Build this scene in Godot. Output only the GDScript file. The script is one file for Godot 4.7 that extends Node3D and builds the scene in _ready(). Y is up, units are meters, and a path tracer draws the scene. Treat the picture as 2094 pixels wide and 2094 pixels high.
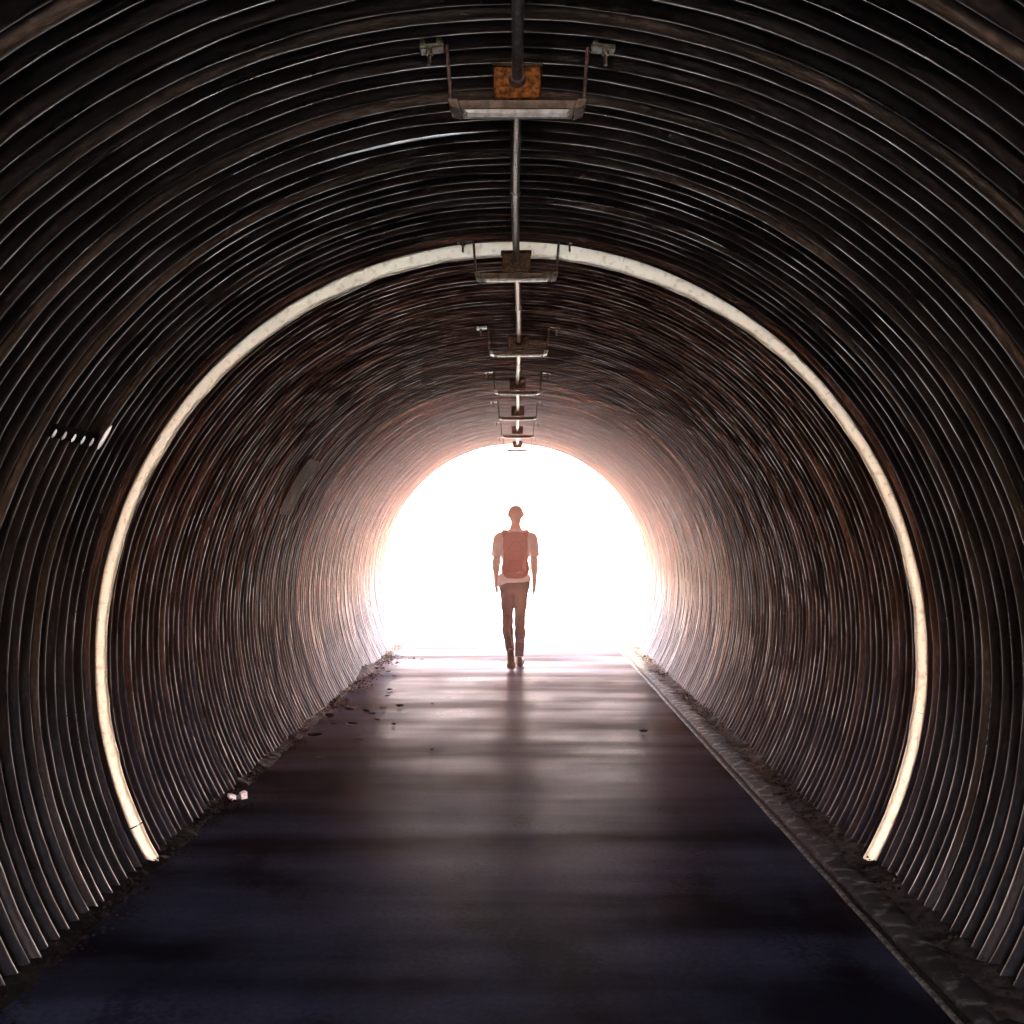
extends Node3D

# A corrugated steel underpass, looking towards its bright far mouth. Metres; the camera looks along -z.
const EYE := 1.43            # height of the lens above the floor
const AXIS := Vector2(-0.03, 0.915)   # centre of the tunnel's circle (x, y)
const R := 1.82              # radius to the inner crests of the corrugation
const RING := 0.565          # length of one ring of plates
const FIRST := 3.03          # where a seam lies, metres before the lens
const RINGS_BEHIND := 13
const RINGS_AHEAD := 25
const MOUTH := FIRST + RING * RINGS_AHEAD
const COLLAR := 5.46
const SLAB_EDGE := 1.305

var taken := {}
var rng := RandomNumberGenerator.new()
var M := {}

# ---------------------------------------------------------------- naming and helpers

func numbered(called: String) -> String:
	var n: int = taken.get(called, 0)
	taken[called] = n + 1
	return called if n == 0 else "%s_%03d" % [called, n]

func tag(o: Node3D, label: String, category: String, group := "") -> Node3D:
	o.set_meta("label", label)
	o.set_meta("category", category)
	if group:
		o.set_meta("group", group)
	return o

func thing(called: String, label: String, category: String, at := Vector3.ZERO, group := "") -> Node3D:
	var o := Node3D.new()
	o.name = numbered(called)
	add_child(o)
	o.position = at
	tag(o, label, category, group)
	return o

func piece(called: String, mesh: Mesh, material: Material, parent: Node, at := Vector3.ZERO) -> MeshInstance3D:
	var o := MeshInstance3D.new()
	o.name = called if parent != self else numbered(called)
	o.mesh = mesh
	if material:
		o.material_override = material
	o.position = at
	parent.add_child(o, true)
	return o

func structure(called: String, mesh: Mesh, material: Material, kind := "structure") -> MeshInstance3D:
	var o := piece(called, mesh, material, self)
	o.set_meta("kind", kind)
	return o

func start() -> SurfaceTool:
	var st := SurfaceTool.new()
	st.begin(Mesh.PRIMITIVE_TRIANGLES)
	return st

func done(st: SurfaceTool) -> ArrayMesh:
	st.generate_normals()
	return st.commit()

func tri(st: SurfaceTool, a: Vector3, b: Vector3, c: Vector3) -> void:
	st.add_vertex(a)
	st.add_vertex(b)
	st.add_vertex(c)

func quad(st: SurfaceTool, a: Vector3, b: Vector3, c: Vector3, d: Vector3) -> void:
	tri(st, a, b, c)
	tri(st, a, c, d)

# a box with chamfered edges
func box(st: SurfaceTool, size: Vector3, t := Transform3D(), c := 0.003) -> void:
	st.set_smooth_group(-1)
	var h := size / 2.0
	c = minf(c, minf(h.x, minf(h.y, h.z)) * 0.5)
	var pts := PackedVector3Array()
	for sx in [-1, 1]:
		for sy in [-1, 1]:
			for sz in [-1, 1]:
				pts.append(Vector3(sx * (h.x - c), sy * (h.y - c), sz * h.z))
				pts.append(Vector3(sx * (h.x - c), sy * h.y, sz * (h.z - c)))
				pts.append(Vector3(sx * h.x, sy * (h.y - c), sz * (h.z - c)))
	hull(st, pts, t)

# convex hull of a few points, flat faces
func hull(st: SurfaceTool, pts: PackedVector3Array, t := Transform3D()) -> void:
	st.set_smooth_group(-1)
	var n := pts.size()
	var mid := Vector3.ZERO
	for p in pts:
		mid += p
	mid /= n
	for i in n:
		for j in range(i + 1, n):
			for k in range(j + 1, n):
				var nor := (pts[j] - pts[i]).cross(pts[k] - pts[i])
				if nor.length() < 1e-12:
					continue
				nor = nor.normalized()
				if nor.dot(mid - pts[i]) > 0:
					nor = -nor
				var on: Array[int] = []
				var outer := true
				for m in n:
					var d := nor.dot(pts[m] - pts[i])
					if d > 1e-6:
						outer = false
						break
					if d > -1e-6:
						on.append(m)
				if not outer or on[0] != i or on[1] != j or not on.has(k):
					continue
				if on.size() > 2 and on[2] != k:
					continue
				var u := (pts[j] - pts[i]).normalized()
				var w := nor.cross(u)
				var c := Vector3.ZERO
				for m in on:
					c += pts[m]
				c /= on.size()
				on.sort_custom(func(a, b): return atan2((pts[a] - c).dot(w), (pts[a] - c).dot(u)) > atan2((pts[b] - c).dot(w), (pts[b] - c).dot(u)))
				for m in range(1, on.size() - 1):
					tri(st, t * pts[on[0]], t * pts[on[m]], t * pts[on[m + 1]])

# a tube along points, radius may vary
func tube(st: SurfaceTool, path: PackedVector3Array, radii: PackedFloat32Array, sides := 12) -> void:
	st.set_smooth_group(1)
	var rows := []
	var up := Vector3.UP
	for i in path.size():
		var d := (path[mini(i + 1, path.size() - 1)] - path[maxi(i - 1, 0)]).normalized()
		if absf(d.dot(up)) > 0.95:
			up = Vector3.RIGHT
		var s := d.cross(up).normalized()
		var w := s.cross(d)
		var row := PackedVector3Array()
		for k in sides:
			var a := TAU * k / sides
			row.append(path[i] + (s * cos(a) + w * sin(a)) * radii[mini(i, radii.size() - 1)])
		rows.append(row)
	for i in rows.size() - 1:
		for k in sides:
			var l := (k + 1) % sides
			quad(st, rows[i][k], rows[i][l], rows[i + 1][l], rows[i + 1][k])
	st.set_smooth_group(-1)
	for e in [0, rows.size() - 1]:
		for k in range(1, sides - 1):
			if e == 0:
				tri(st, rows[e][0], rows[e][k + 1], rows[e][k])
			else:
				tri(st, rows[e][0], rows[e][k], rows[e][k + 1])

func rod(a: Vector3, b: Vector3, r: float, sides := 10) -> ArrayMesh:
	var st := start()
	tube(st, PackedVector3Array([a, b]), PackedFloat32Array([r]), sides)
	return done(st)

func box_mesh(size: Vector3, t := Transform3D(), c := 0.003) -> ArrayMesh:
	var st := start()
	box(st, size, t, c)
	return done(st)

# a grid of points, rows by columns, with texture coordinates
func sheet(points: PackedVector3Array, uvs: PackedVector2Array, rows: int, cols: int) -> ArrayMesh:
	var index := PackedInt32Array()
	for i in rows - 1:
		for k in cols - 1:
			var a := i * cols + k
			index.append_array([a, a + 1, a + cols + 1, a, a + cols + 1, a + cols])
	var arrays := []
	arrays.resize(Mesh.ARRAY_MAX)
	arrays[Mesh.ARRAY_VERTEX] = points
	arrays[Mesh.ARRAY_TEX_UV] = uvs
	arrays[Mesh.ARRAY_INDEX] = index
	var normals := PackedVector3Array()
	normals.resize(points.size())
	for i in rows:
		for k in cols:
			var du := points[i * cols + mini(k + 1, cols - 1)] - points[i * cols + maxi(k - 1, 0)]
			var dv := points[mini(i + 1, rows - 1) * cols + k] - points[maxi(i - 1, 0) * cols + k]
			normals[i * cols + k] = dv.cross(du).normalized()
	arrays[Mesh.ARRAY_NORMAL] = normals
	var m := ArrayMesh.new()
	m.add_surface_from_arrays(Mesh.PRIMITIVE_TRIANGLES, arrays)
	return m

func noise(sd: int, freq: float, octaves := 3) -> FastNoiseLite:
	var n := FastNoiseLite.new()
	n.seed = sd
	n.frequency = freq
	n.noise_type = FastNoiseLite.TYPE_SIMPLEX_SMOOTH
	n.fractal_octaves = octaves
	return n

func lin(r: float, g: float, b: float) -> Color:
	return Color(r, g, b).linear_to_srgb()

func plain(color: Color, rough: float, metal := 0.0) -> StandardMaterial3D:
	var m := StandardMaterial3D.new()
	m.albedo_color = color.linear_to_srgb()
	m.roughness = rough
	m.metallic = metal
	return m

# mottled material: three linear colours over triplanar noise, with a fine relief
func mottled(a: Color, b: Color, rough: float, scale: float, sd: int, metal := 0.0, relief := 0.0, lo := 0.25, hi := 0.75) -> StandardMaterial3D:
	var m := StandardMaterial3D.new()
	var t := NoiseTexture2D.new()
	t.width = 256
	t.height = 256
	t.seamless = true
	t.noise = noise(sd, 0.02, 5)
	var g := Gradient.new()
	g.offsets = PackedFloat32Array([lo, hi])
	g.colors = PackedColorArray([a.linear_to_srgb(), b.linear_to_srgb()])
	t.color_ramp = g
	m.albedo_texture = t
	m.uv1_triplanar = true
	m.uv1_scale = Vector3.ONE * scale
	m.roughness = rough
	m.metallic = metal
	m.metallic_specular = 0.3 if rough < 0.7 else 0.1
	if relief > 0.0:
		m.heightmap_enabled = true
		m.heightmap_scale = relief
		m.heightmap_texture = t
	return m

# ---------------------------------------------------------------- smooth bodies: a field of tapered capsules, meshed as surface nets

# each bone: [a, b, ra, rb] or with a fifth entry [point, normal], beyond which it is cut off
func body_mesh(bones: Array, cell: float, k: float, cuts := []) -> ArrayMesh:
	var lo := Vector3.ONE * 1e9
	var hi := -lo
	for b in bones:
		var r: float = maxf(b[2], b[3])
		for p in [b[0], b[1]]:
			lo = lo.min(p - Vector3.ONE * r)
			hi = hi.max(p + Vector3.ONE * r)
	lo -= Vector3.ONE * cell * 3.0
	hi += Vector3.ONE * cell * 3.0
	var nx := int((hi.x - lo.x) / cell) + 2
	var ny := int((hi.y - lo.y) / cell) + 2
	var nz := int((hi.z - lo.z) / cell) + 2
	var f := PackedFloat32Array()
	f.resize(nx * ny * nz)
	f.fill(1.0)
	for b in bones:
		var a: Vector3 = b[0]
		var c: Vector3 = b[1]
		var ra: float = b[2]
		var rb: float = b[3]
		var cut: Array = b[4] if b.size() > 4 else []
		var m := maxf(ra, rb) + k + cell * 2.0
		var l := ((a.min(c) - Vector3.ONE * m - lo) / cell).max(Vector3.ZERO)
		var h := (a.max(c) + Vector3.ONE * m - lo) / cell
		var ac := c - a
		var ll := maxf(ac.length_squared(), 1e-9)
		for z in range(int(l.z), mini(int(h.z) + 1, nz)):
			for y in range(int(l.y), mini(int(h.y) + 1, ny)):
				var at := (z * ny + y) * nx
				for x in range(int(l.x), mini(int(h.x) + 1, nx)):
					var p := lo + Vector3(x, y, z) * cell
					var t := clampf((p - a).dot(ac) / ll, 0.0, 1.0)
					var d := (p - a - ac * t).length() - ra - (rb - ra) * t
					if cut:
						d = maxf(d, (p - cut[0]).dot(cut[1]))
					var o := f[at + x]
					var s := maxf(k - absf(o - d), 0.0) / k
					f[at + x] = minf(o, d) - s * s * k * 0.25
	if cuts:
		for z in nz:
			for y in ny:
				for x in nx:
					var at := (z * ny + y) * nx + x
					if f[at] < cell * 2.0:
						var p := lo + Vector3(x, y, z) * cell
						for c in cuts:
							f[at] = maxf(f[at], (p - c[0]).dot(c[1]))
	var of := PackedInt32Array()
	of.resize(nx * ny * nz)
	of.fill(-1)
	var verts := PackedVector3Array()
	var normals := PackedVector3Array()
	var index := PackedInt32Array()
	var step := [1, nx, nx * ny]
	var corner := [0, 1, nx, nx + 1, nx * ny, nx * ny + 1, nx * ny + nx, nx * ny + nx + 1]
	for z in nz - 1:
		for y in ny - 1:
			var row := (z * ny + y) * nx
			for x in nx - 1:
				var at := row + x
				var v := f[at]
				if v > cell * 2.5:
					continue
				var inside := 0
				for q in 8:
					if f[at + corner[q]] < 0.0:
						inside += 1
				if inside == 0 or inside == 8:
					continue
				var sum := Vector3.ZERO
				var n := 0
				for q in 8:
					for ax in 3:
						if q & (1 << ax):
							continue
						var q2: int = q | (1 << ax)
						var d0 := f[at + corner[q]]
						var d1 := f[at + corner[q2]]
						if (d0 < 0.0) == (d1 < 0.0):
							continue
						var t := d0 / (d0 - d1)
						var p := Vector3(q & 1, (q >> 1) & 1, (q >> 2) & 1)
						p[ax] += t
						sum += p
						n += 1
				sum /= n
				of[at] = verts.size()
				verts.append(lo + (Vector3(x, y, z) + sum) * cell)
				var gx := f[at + corner[1]] + f[at + corner[3]] + f[at + corner[5]] + f[at + corner[7]] - f[at] - f[at + corner[2]] - f[at + corner[4]] - f[at + corner[6]]
				var gy := f[at + corner[2]] + f[at + corner[3]] + f[at + corner[6]] + f[at + corner[7]] - f[at] - f[at + corner[1]] - f[at + corner[4]] - f[at + corner[5]]
				var gz := f[at + corner[4]] + f[at + corner[5]] + f[at + corner[6]] + f[at + corner[7]] - f[at] - f[at + corner[1]] - f[at + corner[2]] - f[at + corner[3]]
				normals.append(Vector3(gx, gy, gz).normalized())
	for z in range(1, nz - 1):
		for y in range(1, ny - 1):
			for x in range(1, nx - 1):
				var at := (z * ny + y) * nx + x
				if of[at] < 0:
					continue
				for ax in 3:
					var i0 := f[at] < 0.0
					if i0 == (f[at + step[ax]] < 0.0):
						continue
					var u: int = step[(ax + 1) % 3]
					var w: int = step[(ax + 2) % 3]
					var a := of[at]
					var b := of[at - u]
					var c := of[at - u - w]
					var d := of[at - w]
					if b < 0 or c < 0 or d < 0:
						continue
					if i0:
						index.append_array([a, d, c, a, c, b])
					else:
						index.append_array([a, b, c, a, c, d])
	var arrays := []
	arrays.resize(Mesh.ARRAY_MAX)
	arrays[Mesh.ARRAY_VERTEX] = verts
	arrays[Mesh.ARRAY_NORMAL] = normals
	arrays[Mesh.ARRAY_INDEX] = index
	var mesh := ArrayMesh.new()
	mesh.add_surface_from_arrays(Mesh.PRIMITIVE_TRIANGLES, arrays)
	return mesh

# ---------------------------------------------------------------- the setting

func _ready() -> void:
	rng.seed = 7
	camera_and_light()
	make_materials()
	tunnel()
	ground()
	kerb_side()
	lights_and_conduit()
	person()
	small_things()
	glow_mist()

func camera_and_light() -> void:
	var cam := Camera3D.new()
	cam.name = "camera"
	add_child(cam)
	cam.position = Vector3(0, EYE, 0)
	cam.fov = 45.0
	cam.rotation = Vector3(deg_to_rad(1.23), deg_to_rad(0.25), 0)
	cam.near = 0.05
	cam.far = 900.0
	cam.current = true
	var sky := ProceduralSkyMaterial.new()
	sky.sky_top_color = Color(0.76, 0.86, 1.0)
	sky.sky_horizon_color = Color(1.0, 0.88, 0.79)
	sky.sky_curve = 0.2
	sky.sky_energy_multiplier = 1.6
	sky.ground_bottom_color = Color(0.5, 0.48, 0.45)
	sky.ground_horizon_color = Color(0.7, 0.69, 0.67)
	sky.sun_angle_max = 8.0
	var env := Environment.new()
	env.background_mode = Environment.BG_SKY
	env.sky = Sky.new()
	env.sky.sky_material = sky
	env.tonemap_mode = Environment.TONE_MAPPER_LINEAR
	env.tonemap_exposure = 31.0
	env.volumetric_fog_enabled = true  # thin haze added for the lens glow around the far mouth
	env.volumetric_fog_density = 0.0027
	env.volumetric_fog_anisotropy = 0.85
	env.volumetric_fog_albedo = Color(1.0, 0.74, 0.66)
	env.sdfgi_enabled = true
	env.ssao_enabled = true
	env.ssil_enabled = true
	var we := WorldEnvironment.new()
	we.name = "world_environment"
	we.environment = env
	add_child(we)
	var sun := DirectionalLight3D.new()
	sun.name = "sun"
	add_child(sun)
	sun.light_color = Color(1.0, 0.93, 0.82)
	sun.light_energy = 1.2
	sun.light_angular_distance = 10.0
	sun.shadow_enabled = true
	# high beyond the far mouth, a little to the left
	sun.look_at_from_position(Vector3.ZERO, Vector3(0.06, -0.72, 1.0).normalized(), Vector3.UP)

func make_materials() -> void:
	M.collar = mottled(Color(0.66, 0.50, 0.33), Color(0.93, 0.81, 0.62), 0.75, 3.5, 3, 0.0, 0.2, 0.10, 0.40)
	M.rust = mottled(Color(0.04, 0.014, 0.005), Color(0.17, 0.050, 0.010), 0.85, 9.0, 4, 0.0, 0.1)
	M.dull_rust = mottled(Color(0.025, 0.013, 0.007), Color(0.08, 0.04, 0.018), 0.8, 9.0, 5, 0.0, 0.1)
	M.lit_zinc = mottled(Color(0.30, 0.26, 0.21), Color(0.55, 0.49, 0.42), 0.4, 8.0, 23, 0.3)  # paler zinc, light from the far mouth put into the colour
	M.rod = mottled(Color(0.03, 0.02, 0.018), Color(0.09, 0.045, 0.03), 0.7, 12.0, 6)
	M.zinc = mottled(Color(0.04, 0.030, 0.018), Color(0.12, 0.095, 0.06), 0.45, 10.0, 8, 0.4)
	M.housing = mottled(Color(0.06, 0.036, 0.022), Color(0.15, 0.095, 0.065), 0.55, 5.0, 9)
	M.diffuser = mottled(Color(0.26, 0.20, 0.15), Color(0.50, 0.42, 0.34), 0.35, 5.0, 10)
	M.conduit = mottled(Color(0.06, 0.055, 0.055), Color(0.16, 0.145, 0.13), 0.4, 6.0, 11, 0.5)
	M.concrete = mottled(Color(0.46, 0.43, 0.38), Color(0.60, 0.56, 0.50), 0.8, 1.4, 12, 0.0, 0.6)
	M.sandy_paving = mottled(Color(0.20, 0.165, 0.13), Color(0.30, 0.25, 0.20), 0.9, 1.5, 22)
	M.kerb = mottled(Color(0.007, 0.006, 0.007), Color(0.10, 0.088, 0.092), 0.85, 1.3, 13, 0.0, 0.0, 0.50, 0.85)
	M.dirt = mottled(Color(0.004, 0.003, 0.003), Color(0.014, 0.010, 0.010), 0.95, 3.5, 14, 0.0, 1.0)
	M.soil = mottled(Color(0.012, 0.010, 0.009), Color(0.035, 0.028, 0.025), 0.95, 3.0, 15, 0.0, 1.0)
	M.edge = mottled(Color(0.02, 0.019, 0.019), Color(0.10, 0.095, 0.09), 0.8, 4.0, 16)
	M.grass = mottled(Color(0.13, 0.12, 0.06), Color(0.24, 0.21, 0.12), 0.95, 0.4, 17)
	M.leaf = mottled(Color(0.012, 0.009, 0.008), Color(0.04, 0.026, 0.02), 0.8, 20.0, 18)
	M.patch = mottled(Color(0.020, 0.017, 0.013), Color(0.042, 0.036, 0.028), 0.85, 4.0, 19)
	M.strap = plain(Color(0.004, 0.0035, 0.0035), 0.9)
	M.strap.metallic_specular = 0.05
	M.glint_metal = plain(Color(0.85, 0.80, 0.74), 0.4, 0.3)  # pale colour for glints and highlights on the ribs
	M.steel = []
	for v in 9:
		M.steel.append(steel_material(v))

# rusted, once galvanised plate: warm light high and bluish shade low painted in as rust and zinc, streaks running down
func steel_material(v: int) -> StandardMaterial3D:
	var w := 1024
	var h := 128
	var im := Image.create(w, h, false, Image.FORMAT_RGB8)
	var ro := Image.create(w, h, false, Image.FORMAT_RGB8)
	var big := noise(100 + v, 0.012, 4)
	var streak := noise(120 + v, 0.03, 3)
	var fine := noise(140 + v, 0.16, 2)
	for y in h:
		for x in w:
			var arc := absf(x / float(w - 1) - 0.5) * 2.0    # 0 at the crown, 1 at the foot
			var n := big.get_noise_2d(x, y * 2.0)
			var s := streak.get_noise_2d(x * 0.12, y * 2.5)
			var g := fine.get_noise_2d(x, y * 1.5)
			var zinc := smoothstep(0.60, 0.90, arc + n * 0.22 + s * 0.15)  # mask for the bluish low-wall shade put into the colour
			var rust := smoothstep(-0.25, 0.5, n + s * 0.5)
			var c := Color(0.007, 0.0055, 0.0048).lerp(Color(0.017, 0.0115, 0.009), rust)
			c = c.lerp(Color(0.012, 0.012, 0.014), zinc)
			if v > 2:  # middle rings: lighter, the light falloff put into the colour
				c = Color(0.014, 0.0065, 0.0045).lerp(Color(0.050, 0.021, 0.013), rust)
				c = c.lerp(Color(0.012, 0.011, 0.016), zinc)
			if v > 5:  # mouth rings: palest rust, the daylight at the mouth painted in
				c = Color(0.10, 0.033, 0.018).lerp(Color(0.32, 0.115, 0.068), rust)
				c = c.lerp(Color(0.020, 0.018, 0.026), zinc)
			var lap := 1.0 - smoothstep(0.09, 0.13, y / float(h))   # the lapped rib is painted lighter and browner
			c = c.lerp(Color(c.r * 2.6 + 0.006, c.g * 2.3 + 0.004, c.b * 2.0 + 0.002), lap * (1.0 - 0.6 * zinc) * (0.8 if v < 3 else 0.45))
			c = c * (1.0 + 0.30 * g + 0.35 * s)
			if g + n * 0.6 > 0.42:
				c = c * 1.35
			im.set_pixel(x, y, Color(c.r, c.g, c.b).linear_to_srgb())
			var r := clampf((0.31 if v < 3 else 0.37) + (0.03 if v < 3 else 0.10) * g + 0.035 * n + 0.05 * s + (0.0 if v < 3 else 0.2 * zinc) + 0.12 * lap, 0.18, 0.85)
			ro.set_pixel(x, y, Color(r, r, r))
	var m := StandardMaterial3D.new()
	m.albedo_texture = ImageTexture.create_from_image(im)
	m.roughness_texture = ImageTexture.create_from_image(ro)
	m.roughness = 1.0
	m.metallic_specular = 0.19 if v < 3 else 0.18 if v < 6 else 0.25
	return m

func on_wall(angle: float, radius: float, z: float) -> Vector3:
	return Vector3(AXIS.x + cos(angle) * radius, AXIS.y + sin(angle) * radius, z)

# one ring of plates: six corrugations and the wide lapped rib at its near end
func ring_mesh(v: int) -> ArrayMesh:
	var a0 := deg_to_rad(-42.0)
	var a1 := deg_to_rad(222.0)
	var cols := 147
	var zs := PackedFloat32Array()
	var hs := PackedFloat32Array()
	var p := RING / 6.0
	# the lapped rib, wider and prouder than the rest
	for i in 9:
		var t := i / 8.0
		zs.append(-0.006 + t * 0.078)
		hs.append(-0.024 + 0.030 * pow(sin(PI * t), 0.72))
	var z0: float = 0.072
	var left := RING - z0 + 0.012
	for i in range(1, 61):
		var t := i / 60.0
		zs.append(z0 + t * left)
		hs.append(-0.024 + 0.024 * pow(0.5 - 0.5 * cos(TAU * t * 5.0), 1.15))
	var lift := RandomNumberGenerator.new()
	lift.seed = 900 + v
	for c in 5:
		var e := lift.randf_range(-0.002, 0.002)
		for j in 12:
			hs[9 + c * 12 + j] += e * (0.5 - 0.5 * cos(TAU * (j + 1) / 12.0))
	hs[8] = -0.024
	hs[0] = -0.024
	var rows := zs.size()
	var dent := noise(200 + v, 1.3, 3)
	var wave := noise(210 + v, 5.0, 2)
	var pts := PackedVector3Array()
	var uvs := PackedVector2Array()
	for i in rows:
		for k in cols:
			var u := k / float(cols - 1)
			var a := lerpf(a1, a0, u)
			var z := zs[i]
			var s := a * R
			var bump := hs[i] + dent.get_noise_2d(s, z * 2.0) * 0.004 + wave.get_noise_2d(s, z * 9.0) * 0.0016
			var slip := dent.get_noise_2d(s + 40.0, 7.0) * 0.006
			var q := on_wall(a, R - bump, 0)
			pts.append(Vector3(q.x, q.y, -(z + slip)))
			uvs.append(Vector2(u, z / RING))
	return sheet(pts, uvs, rows, cols)

func tunnel() -> void:
	var t := thing("tunnel", "round underpass tunnel of dark rusty corrugated steel rings around the concrete path", "tunnel")
	var meshes := []
	for v in 4:
		meshes.append(ring_mesh(v))
	for i in range(-RINGS_BEHIND, RINGS_AHEAD):
		var o := piece("steel_ring", meshes[posmod(i * 3 + i / 3, 4)], M.steel[posmod(i * 5 + i / 4, 3) + (0 if i < 4 else 6 if i + posmod(i * 7, 4) > 15 else 3)], t, Vector3(0, 0, -(FIRST + RING * i)))  # dark, middle and pale steel by depth paint the light falloff
		o.rotation.z = 0.0
	collar(t)
	# a flat repair plate over the left wall, bent to the wall
	var st := PackedVector3Array()
	var uv := PackedVector2Array()
	for i in 13:
		for k in 17:
			var zz := lerpf(8.72, 9.22, i / 12.0)
			var a := deg_to_rad(lerpf(157.5, 143.0, k / 16.0))
			var cut := 0.0
			var e := absf(k / 16.0 - 0.5) * 2.0
			if e > 0.85:
				cut = (e - 0.85) / 0.15 * 0.06
			zz = lerpf(8.72 + cut, 9.22 - cut, i / 12.0)
			st.append(on_wall(a, R - 0.012 - 0.009 * absf(sin(zz * TAU / RING * 3.0)), -zz))
			uv.append(Vector2(i / 12.0, k / 16.0))
	var plate := piece("cover_plate", sheet(st, uv, 13, 17), M.patch, t)
	plate.set_meta("label", "dull grey-brown cover plate with rounded ends on the left wall")
	# the dark lap across five ribs on the left, crest glints added as bright studs
	var lap := Node3D.new()
	lap.name = "lap_strip"
	t.add_child(lap, true)
	lap.set_meta("label", "black lap joint with bright crest glints across the left wall's ribs")
	var z_near := FIRST + RING * 2.0 + 0.075
	var sp := PackedVector3Array()
	var su := PackedVector2Array()
	for i in 19:
		for k in 5:
			var zz := z_near + (RING - 0.085) * i / 18.0
			var a := deg_to_rad(151.4 - 1.6 * k / 4.0)
			sp.append(on_wall(a, R - 0.004 - (0.005 if k > 0 and k < 4 else 0.0), -zz))
			su.append(Vector2(i / 18.0, k / 4.0))
	piece("strip", sheet(sp, su, 19, 5), M.strap, lap)
	for j in 5:
		var zz := z_near + 0.05 + 0.0945 * j
		var c := on_wall(deg_to_rad(150.9), R - 0.011, -zz)
		var d := Vector3(sin(deg_to_rad(150.9)), -cos(deg_to_rad(150.9)), 0.0)
		var s2 := start()
		tube(s2, PackedVector3Array([c - d * 0.017, c - d * 0.006, c + d * 0.010, c + d * 0.017]), PackedFloat32Array([0.001, 0.006, 0.005, 0.001]), 8)
		piece("bolt_or_glint", done(s2), M.glint_metal, lap)  # crest glint, shaped as a small bright stud
	var lit_seam := start()
	var tp := PackedVector3Array()
	for j in 7:
		tp.append(on_wall(deg_to_rad(151.6 - 3.4 * j / 6.0), R - 0.014, -(z_near + RING - 0.045)))
	tube(lit_seam, tp, PackedFloat32Array([0.002, 0.007, 0.008, 0.008, 0.008, 0.006, 0.002]), 8)
	piece("lit_seam_bar", done(lit_seam), M.glint_metal, lap)  # bright bar standing for the lit seam plate at the end
	# a bright strip added for the highlight along one fresh-zinc rib, left of the crown
	var lip := start()
	var lp := PackedVector3Array()
	var lr := PackedFloat32Array()
	for j in 25:
		var u := j / 24.0
		lp.append(on_wall(deg_to_rad(lerpf(109.5, 91.0, u)), R + 0.001, -3.93))
		lr.append(0.008 * sin(PI * clampf(u * 0.95 + 0.04, 0, 1)) + 0.001)
	tube(lip, lp, lr, 8)
	piece("highlight_lip", done(lip), M.glint_metal, t).set_meta("label", "bright highlight streak along one zinc rib left of the crown")
	# the earth over the tunnel, which keeps the daylight out
	embankment()

func collar(t: Node3D) -> void:
	var c := Node3D.new()
	c.name = "joint_collar"
	t.add_child(c, true)
	c.set_meta("label", "cream white collar ring between the near and far rings")
	var breaks := [-38.0, -8.0, 23.0, 39.5, 74.0, 111.0, 148.0, 188.0, 204.5, 218.0]
	var rag := noise(31, 3.0, 3)
	for i in breaks.size() - 1:
		var a0 := deg_to_rad(breaks[i] + (0.10 if i == 8 else 0.02))
		var a1 := deg_to_rad(breaks[i + 1] - (0.10 if i == 7 else 0.02))
		var n := int(rad_to_deg(a1 - a0) / 1.5) + 2
		var pts := PackedVector3Array()
		var uvs := PackedVector2Array()
		for k in n:
			var a := lerpf(a0, a1, k / float(n - 1))
			var top := maxf(0.0, sin(a))
			var inner := R - 0.023 - 0.026 * top * top + rag.get_noise_1d(a * 3.0) * 0.006 + rag.get_noise_1d(a * 14.0) * 0.002
			var outer := R + 0.03
			var lean := rag.get_noise_1d(a * 2.0 + 30.0) * 0.008
			for q in [[outer, 0.0], [outer - 0.01, 0.0], [inner + 0.012, 0.004], [inner + 0.004, 0.008], [inner, 0.016], [inner, 0.045], [outer, 0.05], [outer, 0.0]]:
				pts.append(on_wall(a, q[0], -(COLLAR + q[1] + lean)))
				uvs.append(Vector2(a, q[0]))
		piece("collar_segment", sheet(pts, uvs, n, 8), M.collar, c)

func embankment() -> void:
	var z0 := -(FIRST - RING * RINGS_BEHIND) 
	var z1 := -MOUTH
	var inner := PackedVector2Array()
	var outer := PackedVector2Array()
	var hill := PackedVector2Array([Vector2(-11, -0.6), Vector2(-4.5, 3.3), Vector2(4.5, 3.3), Vector2(11, -0.6)])
	for k in 61:
		var a := deg_to_rad(lerpf(218.0, -38.0, k / 60.0))
		inner.append(AXIS + Vector2(cos(a), sin(a)) * (R + 0.034))
		var ray := AXIS + Vector2(cos(a), sin(a)) * 60.0
		var hit = null
		for e in [[hill[0], hill[1]], [hill[1], hill[2]], [hill[2], hill[3]], [hill[3], hill[0]]]:
			hit = Geometry2D.segment_intersects_segment(AXIS, ray, e[0], e[1])
			if hit != null:
				break
		outer.append(hit)
	var st := start()
	st.set_smooth_group(-1)
	for k in 60:
		for z in [z0, z1]:
			quad(st, Vector3(inner[k].x, inner[k].y, z), Vector3(outer[k].x, outer[k].y, z), Vector3(outer[k + 1].x, outer[k + 1].y, z), Vector3(inner[k + 1].x, inner[k + 1].y, z))
		quad(st, Vector3(outer[k].x, outer[k].y, z0), Vector3(outer[k].x, outer[k].y, z1), Vector3(outer[k + 1].x, outer[k + 1].y, z1), Vector3(outer[k + 1].x, outer[k + 1].y, z0))
		quad(st, Vector3(inner[k].x, inner[k].y, z0), Vector3(inner[k].x, inner[k].y, z1), Vector3(inner[k + 1].x, inner[k + 1].y, z1), Vector3(inner[k + 1].x, inner[k + 1].y, z0))
	structure("embankment_terrain", done(st), M.soil)

# ---------------------------------------------------------------- floor, kerb, dirt, land outside

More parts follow.
